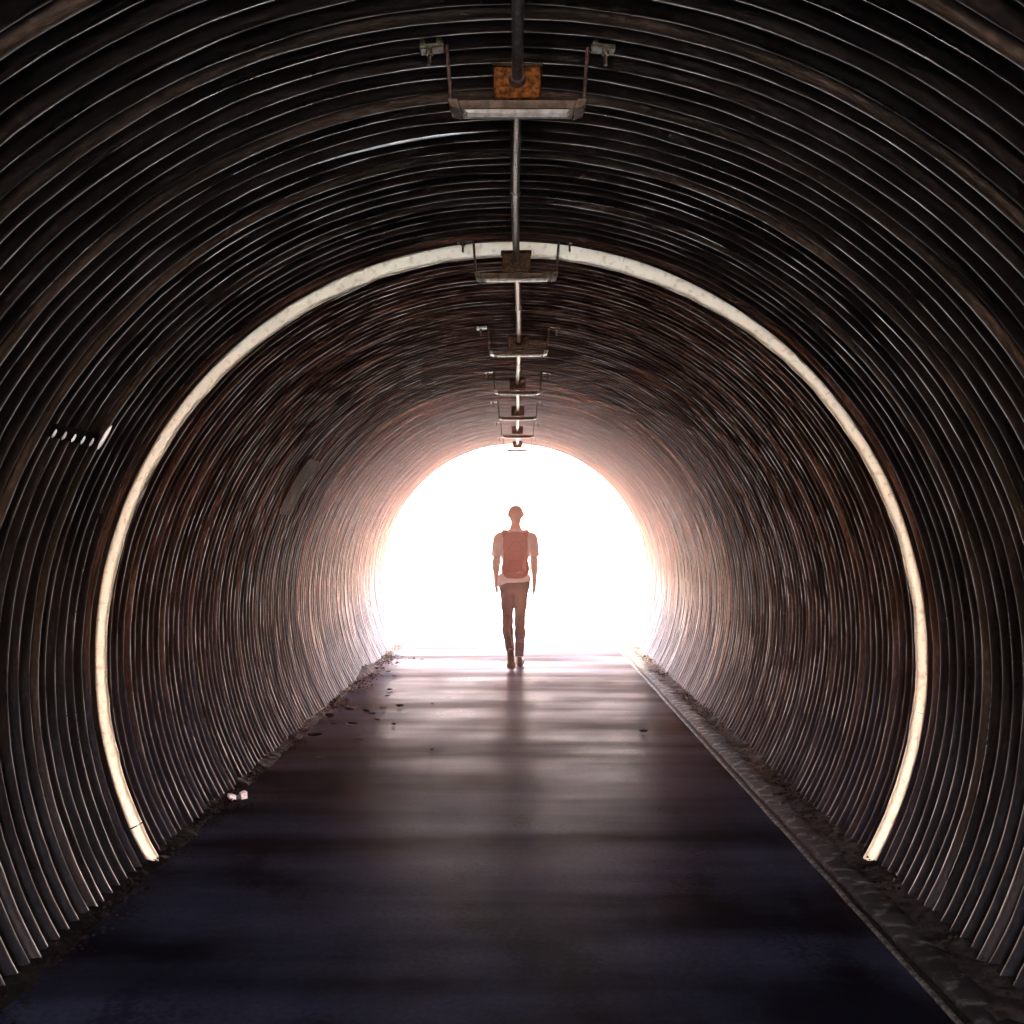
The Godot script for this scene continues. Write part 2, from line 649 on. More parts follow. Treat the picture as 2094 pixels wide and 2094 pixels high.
func floor_material() -> StandardMaterial3D:
	var w := 384
	var h := 2048
	var im := Image.create(w, h, false, Image.FORMAT_RGB8)
	var ro := Image.create(w, h, false, Image.FORMAT_RGB8)
	var band := noise(301, 0.005, 5)
	var blot := noise(302, 0.012, 5)
	var fine := noise(303, 0.3, 2)
	for y in h:
		for x in w:
			var b := band.get_noise_2d(x * 0.40, y * 2.6)
			var n := blot.get_noise_2d(x, y * 0.5)
			var g := fine.get_noise_2d(x, y)
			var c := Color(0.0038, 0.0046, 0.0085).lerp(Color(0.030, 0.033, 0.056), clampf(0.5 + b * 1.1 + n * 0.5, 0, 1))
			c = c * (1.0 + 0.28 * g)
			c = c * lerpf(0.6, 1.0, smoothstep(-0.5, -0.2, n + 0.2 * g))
			im.set_pixel(x, y, Color(c.r, c.g, c.b).linear_to_srgb())
			var r := clampf(0.38 - b * 0.18 + n * 0.09 + g * 0.03, 0.26, 0.6)
			ro.set_pixel(x, y, Color(r, r, r))
	var m := StandardMaterial3D.new()
	m.albedo_texture = ImageTexture.create_from_image(im)
	m.roughness_texture = ImageTexture.create_from_image(ro)
	m.roughness = 1.0
	m.metallic_specular = 0.0082
	return m

func strip_mesh(x0: float, x1: float, z0: float, z1: float, dx: float, dz: float, height: Callable) -> ArrayMesh:
	var cols := int((x1 - x0) / dx) + 2
	var rows := int((z1 - z0) / dz) + 2
	var pts := PackedVector3Array()
	var uvs := PackedVector2Array()
	for i in rows:
		for k in cols:
			var u := k / float(cols - 1)
			var v := i / float(rows - 1)
			var x := lerpf(x0, x1, u)
			var z := lerpf(z0, z1, v)
			pts.append(Vector3(x, height.call(x, z), -z))
			uvs.append(Vector2(u, v))
	return sheet(pts, uvs, rows, cols)

func ground() -> void:
	var back := -(FIRST - RING * RINGS_BEHIND) * -1.0
	var sway := noise(310, 1.0, 3)
	var tall := func(x: float, z: float) -> float: return sway.get_noise_2d(x * 0.5, z * 2.5) * 0.0010 * smoothstep(13.0, 8.0, z) + sway.get_noise_2d(x * 1.5 + 50.0, z * 5.0) * 0.0004 * smoothstep(11.0, 6.0, z)
	structure("floor", strip_mesh(-1.85, SLAB_EDGE, back, MOUTH, 0.1, 0.035, tall), floor_material())
	# a thin proud edge of the slab along the gutter
	var rag := noise(311, 2.0, 2)
	var edge := func(_x: float, z: float) -> float: return 0.006 + rag.get_noise_1d(z) * 0.003
	var pts := PackedVector3Array()
	var uvs := PackedVector2Array()
	var n := 420
	for i in n:
		var z := lerpf(back, MOUTH, i / float(n - 1))
		var x := SLAB_EDGE + rag.get_noise_1d(z * 0.6 + 20.0) * 0.004
		var e: float = edge.call(0.0, z)
		for q in [[x - 0.012, 0.0], [x - 0.009, e], [x + 0.004, e + 0.001], [x + 0.009, e - 0.004], [x + 0.010, -0.05]]:
			pts.append(Vector3(q[0], q[1], -z))
			uvs.append(Vector2(q[0], z))
	structure("slab_edge_floor_trim", sheet(pts, uvs, n, 5), M.edge)
	# land and path beyond both mouths
	var land := func(_x: float, _z: float) -> float: return -0.09
	structure("ground", strip_mesh(-160, 160, -160, 160, 20, 20, land), M.grass)
	var flat := func(_x: float, _z: float) -> float: return -0.004
	structure("path", strip_mesh(-3.2, 3.2, MOUTH, 80, 0.8, 2, flat), M.sandy_paving)
	structure("path", strip_mesh(-3.2, 3.2, -40, back, 0.8, 2, flat), M.concrete)

func kerb_side() -> void:
	var back := FIRST - RING * RINGS_BEHIND
	var n1 := noise(320, 1.2, 4)
	var n2 := noise(321, 3.0, 4)
	# rough concrete kerb along the gutter, then dirt up to the right-hand wall
	var n := 1100
	var kp := PackedVector3Array()
	var ku := PackedVector2Array()
	var gp := PackedVector3Array()
	var gu := PackedVector2Array()
	var dp := PackedVector3Array()
	var du := PackedVector2Array()
	for i in n:
		var z := lerpf(back, MOUTH, i / float(n - 1))
		var x := SLAB_EDGE
		var a := n1.get_noise_1d(z) * 0.012 + n2.get_noise_1d(z * 2.0) * 0.004
		var hgt := 0.010 + n1.get_noise_1d(z + 90.0) * 0.008 + n2.get_noise_1d(z * 4.0 + 40.0) * 0.004
		for q in [[x + 0.038 + a, -0.03], [x + 0.046 + a, hgt * 0.35], [x + 0.058 + a, hgt * 0.85], [x + 0.085 + a, hgt], [x + 0.110 + a, hgt + 0.003], [x + 0.140 + a * 1.4, hgt + 0.004], [x + 0.175 + a * 1.4, hgt - 0.006]]:
			kp.append(Vector3(q[0], q[1], -z))
			ku.append(Vector2(q[0], z))
		for q in [[x + 0.006, -0.045], [x + 0.016, -0.012], [x + 0.030, -0.006 + n2.get_noise_1d(z * 6.0) * 0.006], [x + 0.060 + a, -0.012]]:
			gp.append(Vector3(q[0], q[1], -z))
			gu.append(Vector2(q[0], z))
		for k in 7:
			var u := k / 6.0
			var xx := lerpf(x + 0.105, x + 0.50, u)
			dp.append(Vector3(xx, 0.010 + 0.050 * smoothstep(0.1, 0.9, u) + n2.get_noise_2d(xx * 3.0, z * 2.0) * 0.022, -z))
			du.append(Vector2(u, z))
	structure("kerb", sheet(kp, ku, n, 7), M.kerb)
	structure("gutter_ground", sheet(gp, gu, n, 4), M.dirt)
	structure("dirt_ground", sheet(dp, du, n, 7), M.soil)
	# dark dirt and leaf mould heaped along the left-hand wall
	var lp := PackedVector3Array()
	var lu := PackedVector2Array()
	for i in n:
		var z := lerpf(back, MOUTH - 0.3, i / float(n - 1))
		var lump := n1.get_noise_1d(z * 1.3 + 200.0)
		var far := exp(-pow((z - 13.2) / 0.45, 2.0)) * 0.05
		var wide := 0.075 + lump * 0.022 + n2.get_noise_1d(z * 7.0) * 0.022 + far
		var high := maxf(0.010, 0.026 + lump * 0.016 + n2.get_noise_1d(z * 6.0 + 70.0) * 0.016 + far)
		var wall := -1.625
		for q in [[wall - 0.12, high * 1.5], [wall - 0.03, high * 1.1], [wall + wide * 0.35, high * 0.7], [wall + wide * 0.7, high * 0.35], [wall + wide, -0.006]]:
			lp.append(Vector3(q[0], q[1], -z))
			lu.append(Vector2(q[0], z))
	structure("dirt", sheet(lp, lu, n, 5), M.dirt)

# ---------------------------------------------------------------- light fittings and conduit under the crown

func make_light() -> Node3D:
	var t := thing("ceiling_light", "", "ceiling light", Vector3.ZERO, "light fittings hung under the tunnel's crown")
	# long body with a sloping front, 0.33 m across the tunnel
	var st := start()
	var w := 0.156
	hull(st, PackedVector3Array([Vector3(-w, 0.014, -0.04), Vector3(w, 0.014, -0.04), Vector3(-w, 0.014, 0.030), Vector3(w, 0.014, 0.030),
		Vector3(-w + 0.010, -0.010, 0.040), Vector3(w - 0.010, -0.010, 0.040), Vector3(-w + 0.010, -0.010, -0.045), Vector3(w - 0.010, -0.010, -0.045)]))
	var body := piece("lamp_housing", done(st), M.housing, t)
	st = start()
	hull(st, PackedVector3Array([Vector3(-0.138, -0.0115, 0.034), Vector3(0.138, -0.0115, 0.034), Vector3(-0.138, -0.0115, -0.01), Vector3(0.138, -0.0115, -0.01),
		Vector3(-0.130, -0.019, 0.028), Vector3(0.130, -0.019, 0.028), Vector3(-0.130, -0.019, -0.004), Vector3(0.130, -0.019, -0.004)]))
	piece("diffuser", done(st), M.diffuser, body)
	for s in [-1.0, 1.0]:
		st = start()
		hull(st, PackedVector3Array([Vector3(s * 0.158, 0.017, 0.032), Vector3(s * 0.182, 0.018, 0.032), Vector3(s * 0.150, -0.013, 0.043), Vector3(s * 0.174, -0.005, 0.043),
			Vector3(s * 0.158, 0.017, -0.04), Vector3(s * 0.182, 0.018, -0.04), Vector3(s * 0.150, -0.013, -0.046), Vector3(s * 0.174, -0.005, -0.046)]))
		piece("end_cap", done(st), M.housing, t)
		piece("hanger_rod", rod(Vector3(s * 0.174, 0.0, 0.0), Vector3(s * 0.188, 0.185, 0.01), 0.0048, 8), M.rod, t)
		# clamp on the rib, with a plate, a nut and a hanging bolt
		st = start()
		box(st, Vector3(0.064, 0.012, 0.05), Transform3D(Basis(Vector3.BACK, s * -0.12), Vector3(s * 0.226, 0.158, 0.01)))
		box(st, Vector3(0.016, 0.034, 0.05), Transform3D(Basis(), Vector3(s * 0.206, 0.172, 0.01)))
		box(st, Vector3(0.014, 0.03, 0.044), Transform3D(Basis(), Vector3(s * 0.250, 0.168, 0.01)))
		var clamp_ := piece("ceiling_clamp", done(st), M.zinc, t)
		st = start()
		tube(st, PackedVector3Array([Vector3(s * 0.232, 0.168, 0.016), Vector3(s * 0.232, 0.108, 0.02)]), PackedFloat32Array([0.0045]), 8)
		tube(st, PackedVector3Array([Vector3(s * 0.232, 0.152, 0.0165), Vector3(s * 0.232, 0.138, 0.0165)]), PackedFloat32Array([0.0105]), 6)
		piece("bolt_or_glint", done(st), M.zinc, clamp_)
	st = start()
	box(st, Vector3(0.124, 0.082, 0.07), Transform3D(Basis(), Vector3(0, 0.066, -0.01)), 0.006)
	var jb := piece("junction_box", done(st), M.rust, t)
	st = start()
	box(st, Vector3(0.134, 0.008, 0.078), Transform3D(Basis(), Vector3(0, 0.110, -0.01)), 0.002)
	piece("box_lid", done(st), M.dull_rust, jb)
	st = start()
	tube(st, PackedVector3Array([Vector3(0, 0.072, 0.022), Vector3(0, 0.072, 0.052)]), PackedFloat32Array([0.024, 0.021]), 14)
	piece("conduit_hub", done(st), M.rod, jb)
	return t

func lights_and_conduit() -> void:
	var names := [
		"nearest ceiling light with an orange rusted junction box, above the near path",
		"second ceiling light, hanging just before the cream collar ring",
		"third ceiling light, the first one beyond the cream collar ring",
		"fourth ceiling light from the viewer, lit from the far side",
		"fifth ceiling light from the viewer, well past the cream collar",
		"sixth ceiling light, close to the top of the bright tunnel mouth",
		"farthest ceiling light, hanging against the bright tunnel mouth"]
	var where := [3.25, 5.36, 7.58, 9.62, 11.68, 13.76, 15.85]
	var slide := [0.0, -0.004, 0.008, 0.0, 0.004, 0.0, 0.002]
	var first := make_light()
	for i in 7:
		var o := first
		if i > 0:
			o = first.duplicate()
			o.name = numbered("ceiling_light")
			add_child(o)
		o.position = Vector3(slide[i], 2.566, -where[i])
		o.rotation = Vector3(0, rng.randf_range(-0.03, 0.03) if i > 0 else 0.0, rng.randf_range(-0.012, 0.012))
		tag(o, names[i], "ceiling light", "light fittings hung under the tunnel's crown")
		if i > 0:
			for c in o.get_children():
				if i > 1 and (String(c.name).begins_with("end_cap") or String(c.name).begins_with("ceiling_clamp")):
					c.material_override = M.lit_zinc  # lit copy of the zinc for the farther fittings
				if String(c.name).begins_with("junction_box"):
					c.material_override = M.dull_rust
	var ends := [-0.2] + where
	var said := ["dark steel conduit overhead, running from the viewer to the nearest ceiling light",
		"dark steel conduit between the first and second ceiling lights",
		"pale lit conduit between the second and third ceiling lights, past the collar",
		"conduit between the third and fourth ceiling lights",
		"conduit between the fourth and fifth ceiling lights",
		"conduit between the fifth and sixth ceiling lights",
		"short looking conduit between the sixth and farthest ceiling lights"]
	for i in 7:
		var z0: float = ends[i] + (0.06 if i > 0 else 0.0)
		var z1: float = ends[i + 1] - 0.05
		var x0: float = slide[i - 1] if i > 0 else 0.004
		var x1: float = slide[i]
		var st := start()
		var path := PackedVector3Array()
		for j in 15:
			var u := j / 14.0
			var sag := sin(PI * u) * rng.randf_range(-0.0015, 0.0015)
			path.append(Vector3(lerpf(x0, x1, u) + sin(PI * u) * (-0.006 if i == 1 else 0.003), 2.638 + sag + 0.004 * sin(PI * u), -lerpf(z0, z1, u)))
		tube(st, path, PackedFloat32Array([0.0145]), 12)
		# a coupling half way
		var m := path[7]
		tube(st, PackedVector3Array([m + Vector3(0, 0, 0.03), m + Vector3(0, 0, -0.03)]), PackedFloat32Array([0.0175]), 12)
		var o := piece("electrical_conduit", done(st), M.conduit if i < 2 else M.lit_zinc, self)  # same conduit throughout, daylight painted in past the second light
		tag(o, said[i], "conduit", "conduit runs along the tunnel's crown")

# ---------------------------------------------------------------- the person and the backpack

func person() -> void:
	var at := Vector3(-0.026, 0.0, -13.68)
	var p := thing("person", "person walking away in white t-shirt, dark slim jeans and dark shoes", "person", at)
	var skin := plain(Color(0.78, 0.56, 0.46), 0.6)
	skin.subsurf_scatter_enabled = true
	skin.subsurf_scatter_strength = 0.1
	var torso := [
		[Vector3(-0.085, 0.93, 0), Vector3(0.07, 0.93, 0), 0.088, 0.088],
		[Vector3(-0.060, 0.98, 0), Vector3(-0.050, 1.15, 0), 0.084, 0.074], [Vector3(0.045, 0.98, 0), Vector3(0.046, 1.15, 0), 0.084, 0.074],
		[Vector3(-0.052, 1.17, 0), Vector3(-0.086, 1.38, 0.005), 0.076, 0.086], [Vector3(0.050, 1.17, 0), Vector3(0.090, 1.38, 0.005), 0.076, 0.086],
		[Vector3(-0.150, 1.435, 0), Vector3(0.162, 1.435, 0), 0.062, 0.062],
		[Vector3(-0.09, 1.46, 0.01), Vector3(0.004, 1.52, 0.005), 0.045, 0.055], [Vector3(0.10, 1.46, 0.01), Vector3(0.004, 1.52, 0.005), 0.045, 0.055]]
	var neck := [[Vector3(0.003, 1.49, 0.005), Vector3(0.007, 1.62, -0.012), 0.056, 0.052]]
	var arms := [
		[Vector3(-0.180, 1.43, 0), Vector3(-0.206, 1.17, 0.005), 0.050, 0.038], [Vector3(-0.206, 1.17, 0.005), Vector3(-0.208, 1.10, -0.02), 0.038, 0.037], [Vector3(-0.208, 1.10, -0.02), Vector3(-0.208, 0.925, -0.075), 0.037, 0.025],
		[Vector3(0.190, 1.43, 0), Vector3(0.212, 1.17, 0.045), 0.050, 0.038], [Vector3(0.212, 1.17, 0.045), Vector3(0.213, 1.10, 0.05), 0.038, 0.037], [Vector3(0.213, 1.10, 0.05), Vector3(0.214, 0.925, 0.03), 0.037, 0.025]]
	var legs := [
		[Vector3(-0.086, 0.90, 0), Vector3(-0.083, 0.70, 0.012), 0.078, 0.060], [Vector3(-0.083, 0.70, 0.012), Vector3(-0.080, 0.52, 0.03), 0.060, 0.048],
		[Vector3(-0.080, 0.52, 0.03), Vector3(-0.081, 0.42, 0.115), 0.048, 0.050], [Vector3(-0.081, 0.42, 0.115), Vector3(-0.050, 0.225, 0.285), 0.051, 0.034],
		[Vector3(0.068, 0.90, 0), Vector3(0.060, 0.70, -0.045), 0.078, 0.060], [Vector3(0.060, 0.70, -0.045), Vector3(0.052, 0.50, -0.10), 0.060, 0.048],
		[Vector3(0.052, 0.50, -0.10), Vector3(0.057, 0.38, -0.11), 0.048, 0.050], [Vector3(0.057, 0.38, -0.11), Vector3(0.046, 0.095, -0.175), 0.051, 0.034]]
	var body := body_mesh(torso + neck + arms + legs, 0.012, 0.03)
	var st := start()
	st.append_from(body, 0, Transform3D())
	# head on a finer grid: skull, jaw, nose, brow, ears, lips
	var head := [
		[Vector3(0.008, 1.712, 0.022), Vector3(0.008, 1.716, -0.028), 0.078, 0.074], [Vector3(0.008, 1.64, -0.045), Vector3(0.008, 1.67, -0.02), 0.047, 0.055],
		[Vector3(0.006, 1.56, -0.008), Vector3(0.008, 1.66, 0.0), 0.052, 0.055], [Vector3(0.008, 1.668, -0.112), Vector3(0.008, 1.700, -0.098), 0.011, 0.008],
		[Vector3(-0.022, 1.715, -0.094), Vector3(0.038, 1.715, -0.094), 0.010, 0.010], [Vector3(-0.008, 1.640, -0.093), Vector3(0.024, 1.640, -0.093), 0.008, 0.008],
		[Vector3(-0.072, 1.672, 0.0), Vector3(-0.078, 1.705, 0.008), 0.010, 0.014], [Vector3(0.088, 1.672, 0.0), Vector3(0.094, 1.705, 0.008), 0.010, 0.014]]
	st.append_from(body_mesh(head, 0.005, 0.014), 0, Transform3D())
	for s in [[-0.208, -0.075, 1.0], [0.214, 0.03, -1.0]]:
		st.append_from(hand(s[2]), 0, Transform3D(Basis(), Vector3(s[0], 0.925, s[1])))
	piece("body", st.commit(), skin, p)
	var dark_eye := plain(Color(0.05, 0.04, 0.035), 0.2)
	for s in [-0.024, 0.040]:
		var e := SphereMesh.new()
		e.radius = 0.011
		e.height = 0.022
		e.radial_segments = 12
		e.rings = 6
		piece("eye", e, dark_eye, p, Vector3(s, 1.698, -0.092))
	var hair := [[Vector3(0.008, 1.716, 0.024), Vector3(0.008, 1.722, -0.030), 0.084, 0.079], [Vector3(0.008, 1.65, 0.035), Vector3(0.008, 1.70, 0.03), 0.062, 0.075]]
	piece("hair", body_mesh(hair, 0.005, 0.02, [[Vector3(0, 1.715, -0.045), Vector3(0, -0.62, -0.78)]]), mottled(Color(0.52, 0.38, 0.30), Color(0.66, 0.50, 0.41), 0.75, 18.0, 40), p)
	# t-shirt: the torso a little larger, with sleeves, cut off at the hem
	var shirt := []
	for b in torso:
		shirt.append([b[0], b[1], b[2] + 0.011, b[3] + 0.011])
	var arm_cut := [Vector3(0, 1.235, 0), Vector3(0, -1, 0)]
	shirt.append([Vector3(-0.180, 1.425, 0), Vector3(-0.210, 1.20, 0.005), 0.064, 0.058, arm_cut])
	shirt.append([Vector3(0.190, 1.425, 0), Vector3(0.216, 1.20, 0.03), 0.064, 0.058, arm_cut])
	shirt.append([Vector3(-0.095, 0.96, 0.0), Vector3(0.075, 0.96, 0.0), 0.108, 0.108])
	var hem := [Vector3(0, 0.935, 0), Vector3(0.16, -1, 0).normalized()]
	var collar_cut := [Vector3(0, 1.53, 0.03), Vector3(0, 1, -0.25).normalized()]
	piece("t_shirt", body_mesh(shirt, 0.010, 0.02, [hem, collar_cut]), mottled(Color(0.84, 0.82, 0.80), Color(0.90, 0.89, 0.87), 0.9, 3.0, 41), p)
	var jeans := [[Vector3(-0.088, 0.94, 0), Vector3(0.070, 0.94, 0), 0.098, 0.098], [Vector3(-0.075, 0.90, 0.03), Vector3(0.058, 0.90, 0.03), 0.085, 0.085]]
	for i in legs.size():
		var b: Array = legs[i]
		var cut := []
		if i == 3:
			cut = [Vector3(-0.048, 0.218, 0.290), Vector3(0.1, -0.74, 0.66).normalized()]
		elif i == 7:
			cut = [Vector3(0, 0.115, 0), Vector3(0, -1, 0)]
		var e := 0.012 if i % 4 == 3 else 0.008
		jeans.append([b[0], b[1], b[2] + 0.008, b[3] + e, cut] if cut else [b[0], b[1], b[2] + 0.008, b[3] + e])
	piece("jeans", body_mesh(jeans, 0.009, 0.03, [[Vector3(0, 1.0, 0), Vector3(0, 1, 0)]]), mottled(Color(0.010, 0.008, 0.016), Color(0.026, 0.020, 0.034), 0.85, 6.0, 42), p)
	# shoes: the left one up on its toes, sole towards us; the right one flat on the ground, further on
	shoe(p, Vector3(-0.050, 0.205, 0.300), Vector3(-0.040, 0.055, 0.255), Vector3(-0.034, 0.030, 0.175), Vector3(0, -0.35, 1.0).normalized())
	shoe(p, Vector3(0.046, 0.048, -0.150), Vector3(0.054, 0.045, -0.29), Vector3(0.060, 0.036, -0.37), Vector3(0, -1, 0))
	var socks := plain(Color(0.25, 0.22, 0.22), 0.9)
	piece("sock", rod(Vector3(0.046, 0.07, -0.172), Vector3(0.047, 0.13, -0.168), 0.038, 12), socks, p)
	backpack(at)

func shoe(p: Node3D, heel: Vector3, ball: Vector3, toe: Vector3, down: Vector3) -> void:
	var side := Vector3(1, 0, 0)
	var up := -down
	var bones := [[heel, ball, 0.036, 0.040], [ball, toe, 0.040, 0.031], [heel + up * 0.03, heel.lerp(ball, 0.5) + up * 0.02, 0.036, 0.034], [ball - side * 0.012, ball + side * 0.012, 0.036, 0.036]]
	var o := piece("shoe", body_mesh(bones, 0.006, 0.02), mottled(Color(0.02, 0.015, 0.014), Color(0.06, 0.04, 0.034), 0.6, 14.0, 43), p)
	var sole := []
	for s in [-0.018, 0.0, 0.018]:
		sole.append([heel + down * 0.030 + side * s * 0.8, ball + down * 0.034 + side * s, 0.014, 0.014])
		sole.append([ball + down * 0.034 + side * s, toe + down * 0.026 + side * s * 0.7, 0.014, 0.012])
	piece("sole", body_mesh(sole, 0.005, 0.012), mottled(Color(0.025, 0.014, 0.012), Color(0.075, 0.04, 0.03), 0.8, 14.0, 44), o)

# a relaxed hand: palm, four bent fingers of unequal length and a thumb; inward is towards the thigh
func hand(inward: float) -> ArrayMesh:
	var b := [[Vector3(0, 0.01, 0), Vector3(0, -0.03, 0), 0.024, 0.022]]
	var lens := [0.066, 0.074, 0.069, 0.054]
	for i in 4:
		var z := -0.027 + 0.018 * i
		b.append([Vector3(0, -0.02, z * 0.5), Vector3(inward * 0.002, -0.078, z), 0.014, 0.0115])
		var k := Vector3(inward * 0.003, -0.082, z)
		var l: float = lens[i]
		var m := k + Vector3(inward * l * 0.12, -l * 0.52, 0.0)
		var e := m + Vector3(inward * l * 0.26, -l * 0.42, 0.0)
		b.append([k, m, 0.0098, 0.0088])
		b.append([m, e, 0.0088, 0.0074])
	b.append([Vector3(inward * 0.004, -0.03, -0.018), Vector3(inward * 0.010, -0.058, -0.042), 0.013, 0.0105])
	b.append([Vector3(inward * 0.010, -0.058, -0.042), Vector3(inward * 0.018, -0.090, -0.050), 0.0105, 0.008])
	return body_mesh(b, 0.0035, 0.006)

func backpack(at: Vector3) -> void:
	var cloth := mottled(Color(0.30, 0.05, 0.04), Color(0.44, 0.075, 0.06), 0.85, 7.0, 45)
	var t := thing("backpack", "dark red-brown backpack worn on the back of the walking person", "backpack", at)
	var rows := [[0.994, 0.045, 0.05], [1.000, 0.090, 0.085], [1.02, 0.122, 0.10], [1.06, 0.146, 0.11], [1.10, 0.150, 0.115], [1.15, 0.143, 0.115], [1.20, 0.131, 0.115], [1.26, 0.130, 0.115], [1.33, 0.136, 0.11], [1.40, 0.134, 0.10], [1.45, 0.128, 0.09], [1.48, 0.110, 0.075], [1.497, 0.070, 0.05], [1.503, 0.02, 0.02]]
	var pts := PackedVector3Array()
	var uvs := PackedVector2Array()
	var cols := 33
	for r in rows:
		for k in cols:
			var a := TAU * k / (cols - 1)
			var c := cos(a)
			var s := sin(a)
			var e := 0.62
			pts.append(Vector3(0.004 + signf(c) * pow(absf(c), e) * r[1], r[0], 0.155 + signf(s) * pow(absf(s), e) * r[2] * (0.85 if s > 0 else 0.55)))
			uvs.append(Vector2(k / 32.0, r[0]))
	piece("main_bag", sheet(pts, uvs, rows.size(), cols), cloth, t)
	# front pocket and zip line
	var pk := []
	pk.append([Vector3(-0.07, 1.065, 0.232), Vector3(0.078, 1.065, 0.232), 0.032, 0.032])
	pk.append([Vector3(-0.06, 1.13, 0.230), Vector3(0.068, 1.13, 0.230), 0.034, 0.034])
	pk.append([Vector3(-0.055, 1.18, 0.226), Vector3(0.063, 1.18, 0.226), 0.030, 0.030])
	piece("front_pocket", body_mesh(pk, 0.008, 0.04), cloth, t)
	var z := start()
	var zp := PackedVector3Array()
	for j in 13:
		var u := j / 12.0
		zp.append(Vector3(0.004 + lerpf(-0.085, 0.085, u), 1.30 + 0.10 * sin(PI * u), 0.252 - 0.012 * absf(u - 0.5) - 0.012 * sin(PI * u)))
	tube(z, zp, PackedFloat32Array([0.004]), 6)
	piece("zip", done(z), M.strap, t)
	for s in [-1.0, 1.0]:
		var sp := PackedVector3Array()
		var su := PackedVector2Array()
		var line := [Vector3(s * 0.100, 1.42, 0.13), Vector3(s * 0.112, 1.48, 0.10), Vector3(s * 0.120, 1.518, 0.05), Vector3(s * 0.122, 1.520, 0.0), Vector3(s * 0.116, 1.50, -0.055), Vector3(s * 0.105, 1.42, -0.108), Vector3(s * 0.105, 1.30, -0.112), Vector3(s * 0.125, 1.18, -0.08), Vector3(s * 0.152, 1.09, 0.0), Vector3(s * 0.13, 1.06, 0.11)]
		for j in line.size():
			var w := 0.030 if j < 7 else 0.014
			var n := Vector3(0, 1, 0.4) if j < 4 else Vector3(0, 0.2, -1)
			if j > 7:
				n = Vector3(s, 0.2, 0)
			n = n.normalized() * 0.006
			var wide := Vector3(w, 0, 0) if j < 8 else Vector3(0, w, 0)
			for q in [-wide - n, -wide + n, wide + n, wide - n, -wide - n]:
				sp.append(line[j] + Vector3(0.004, 0.004, 0) + q)
				su.append(Vector2(j, q.x))
		piece("shoulder_strap", sheet(sp, su, line.size(), 5), cloth, t)
	# the small pale tick-like mark low on the right
	var lg := start()
	var lpth := PackedVector3Array()
	for q in [[0.022, 1.072], [0.027, 1.068], [0.034, 1.070], [0.044, 1.077], [0.060, 1.087]]:
		lpth.append(Vector3(q[0], q[1] - 0.01, 0.272 - absf(q[0] - 0.004) * 0.12))
	tube(lg, lpth, PackedFloat32Array([0.002, 0.0055, 0.006, 0.004, 0.001]), 8)
	piece("logo", done(lg), plain(Color(0.6, 0.45, 0.4), 0.6), t)

# ---------------------------------------------------------------- leaves and litter

func leaf_mesh(sd: int) -> ArrayMesh:
	var r := RandomNumberGenerator.new()
	r.seed = sd
	var pts := PackedVector3Array()
	var uvs := PackedVector2Array()
	var curl := r.randf_range(0.15, 0.45)
	for layer in 2:
		for i in 9:
			var u := i / 8.0
			for k in 5:
				var v := (k - 2) / 2.0
				if layer == 1:
					v = -v
				var w := 0.30 * pow(sin(PI * clampf(u, 0.02, 0.98)), 0.8) * (1.0 + 0.12 * sin(u * 19.0 + sd))
				pts.append(Vector3(u - 0.5, 0.02 + curl * (v * v * w + (u - 0.5) * (u - 0.5) * 0.8) + (0.012 if layer == 0 else 0.0), v * w))
				uvs.append(Vector2(u, v))
	var a := sheet(pts.slice(0, 45), uvs.slice(0, 45), 9, 5)
	var b := sheet(pts.slice(45), uvs.slice(45), 9, 5)
	var st := start()
	st.append_from(a, 0, Transform3D())
	st.append_from(b, 0, Transform3D())
	return st.commit()

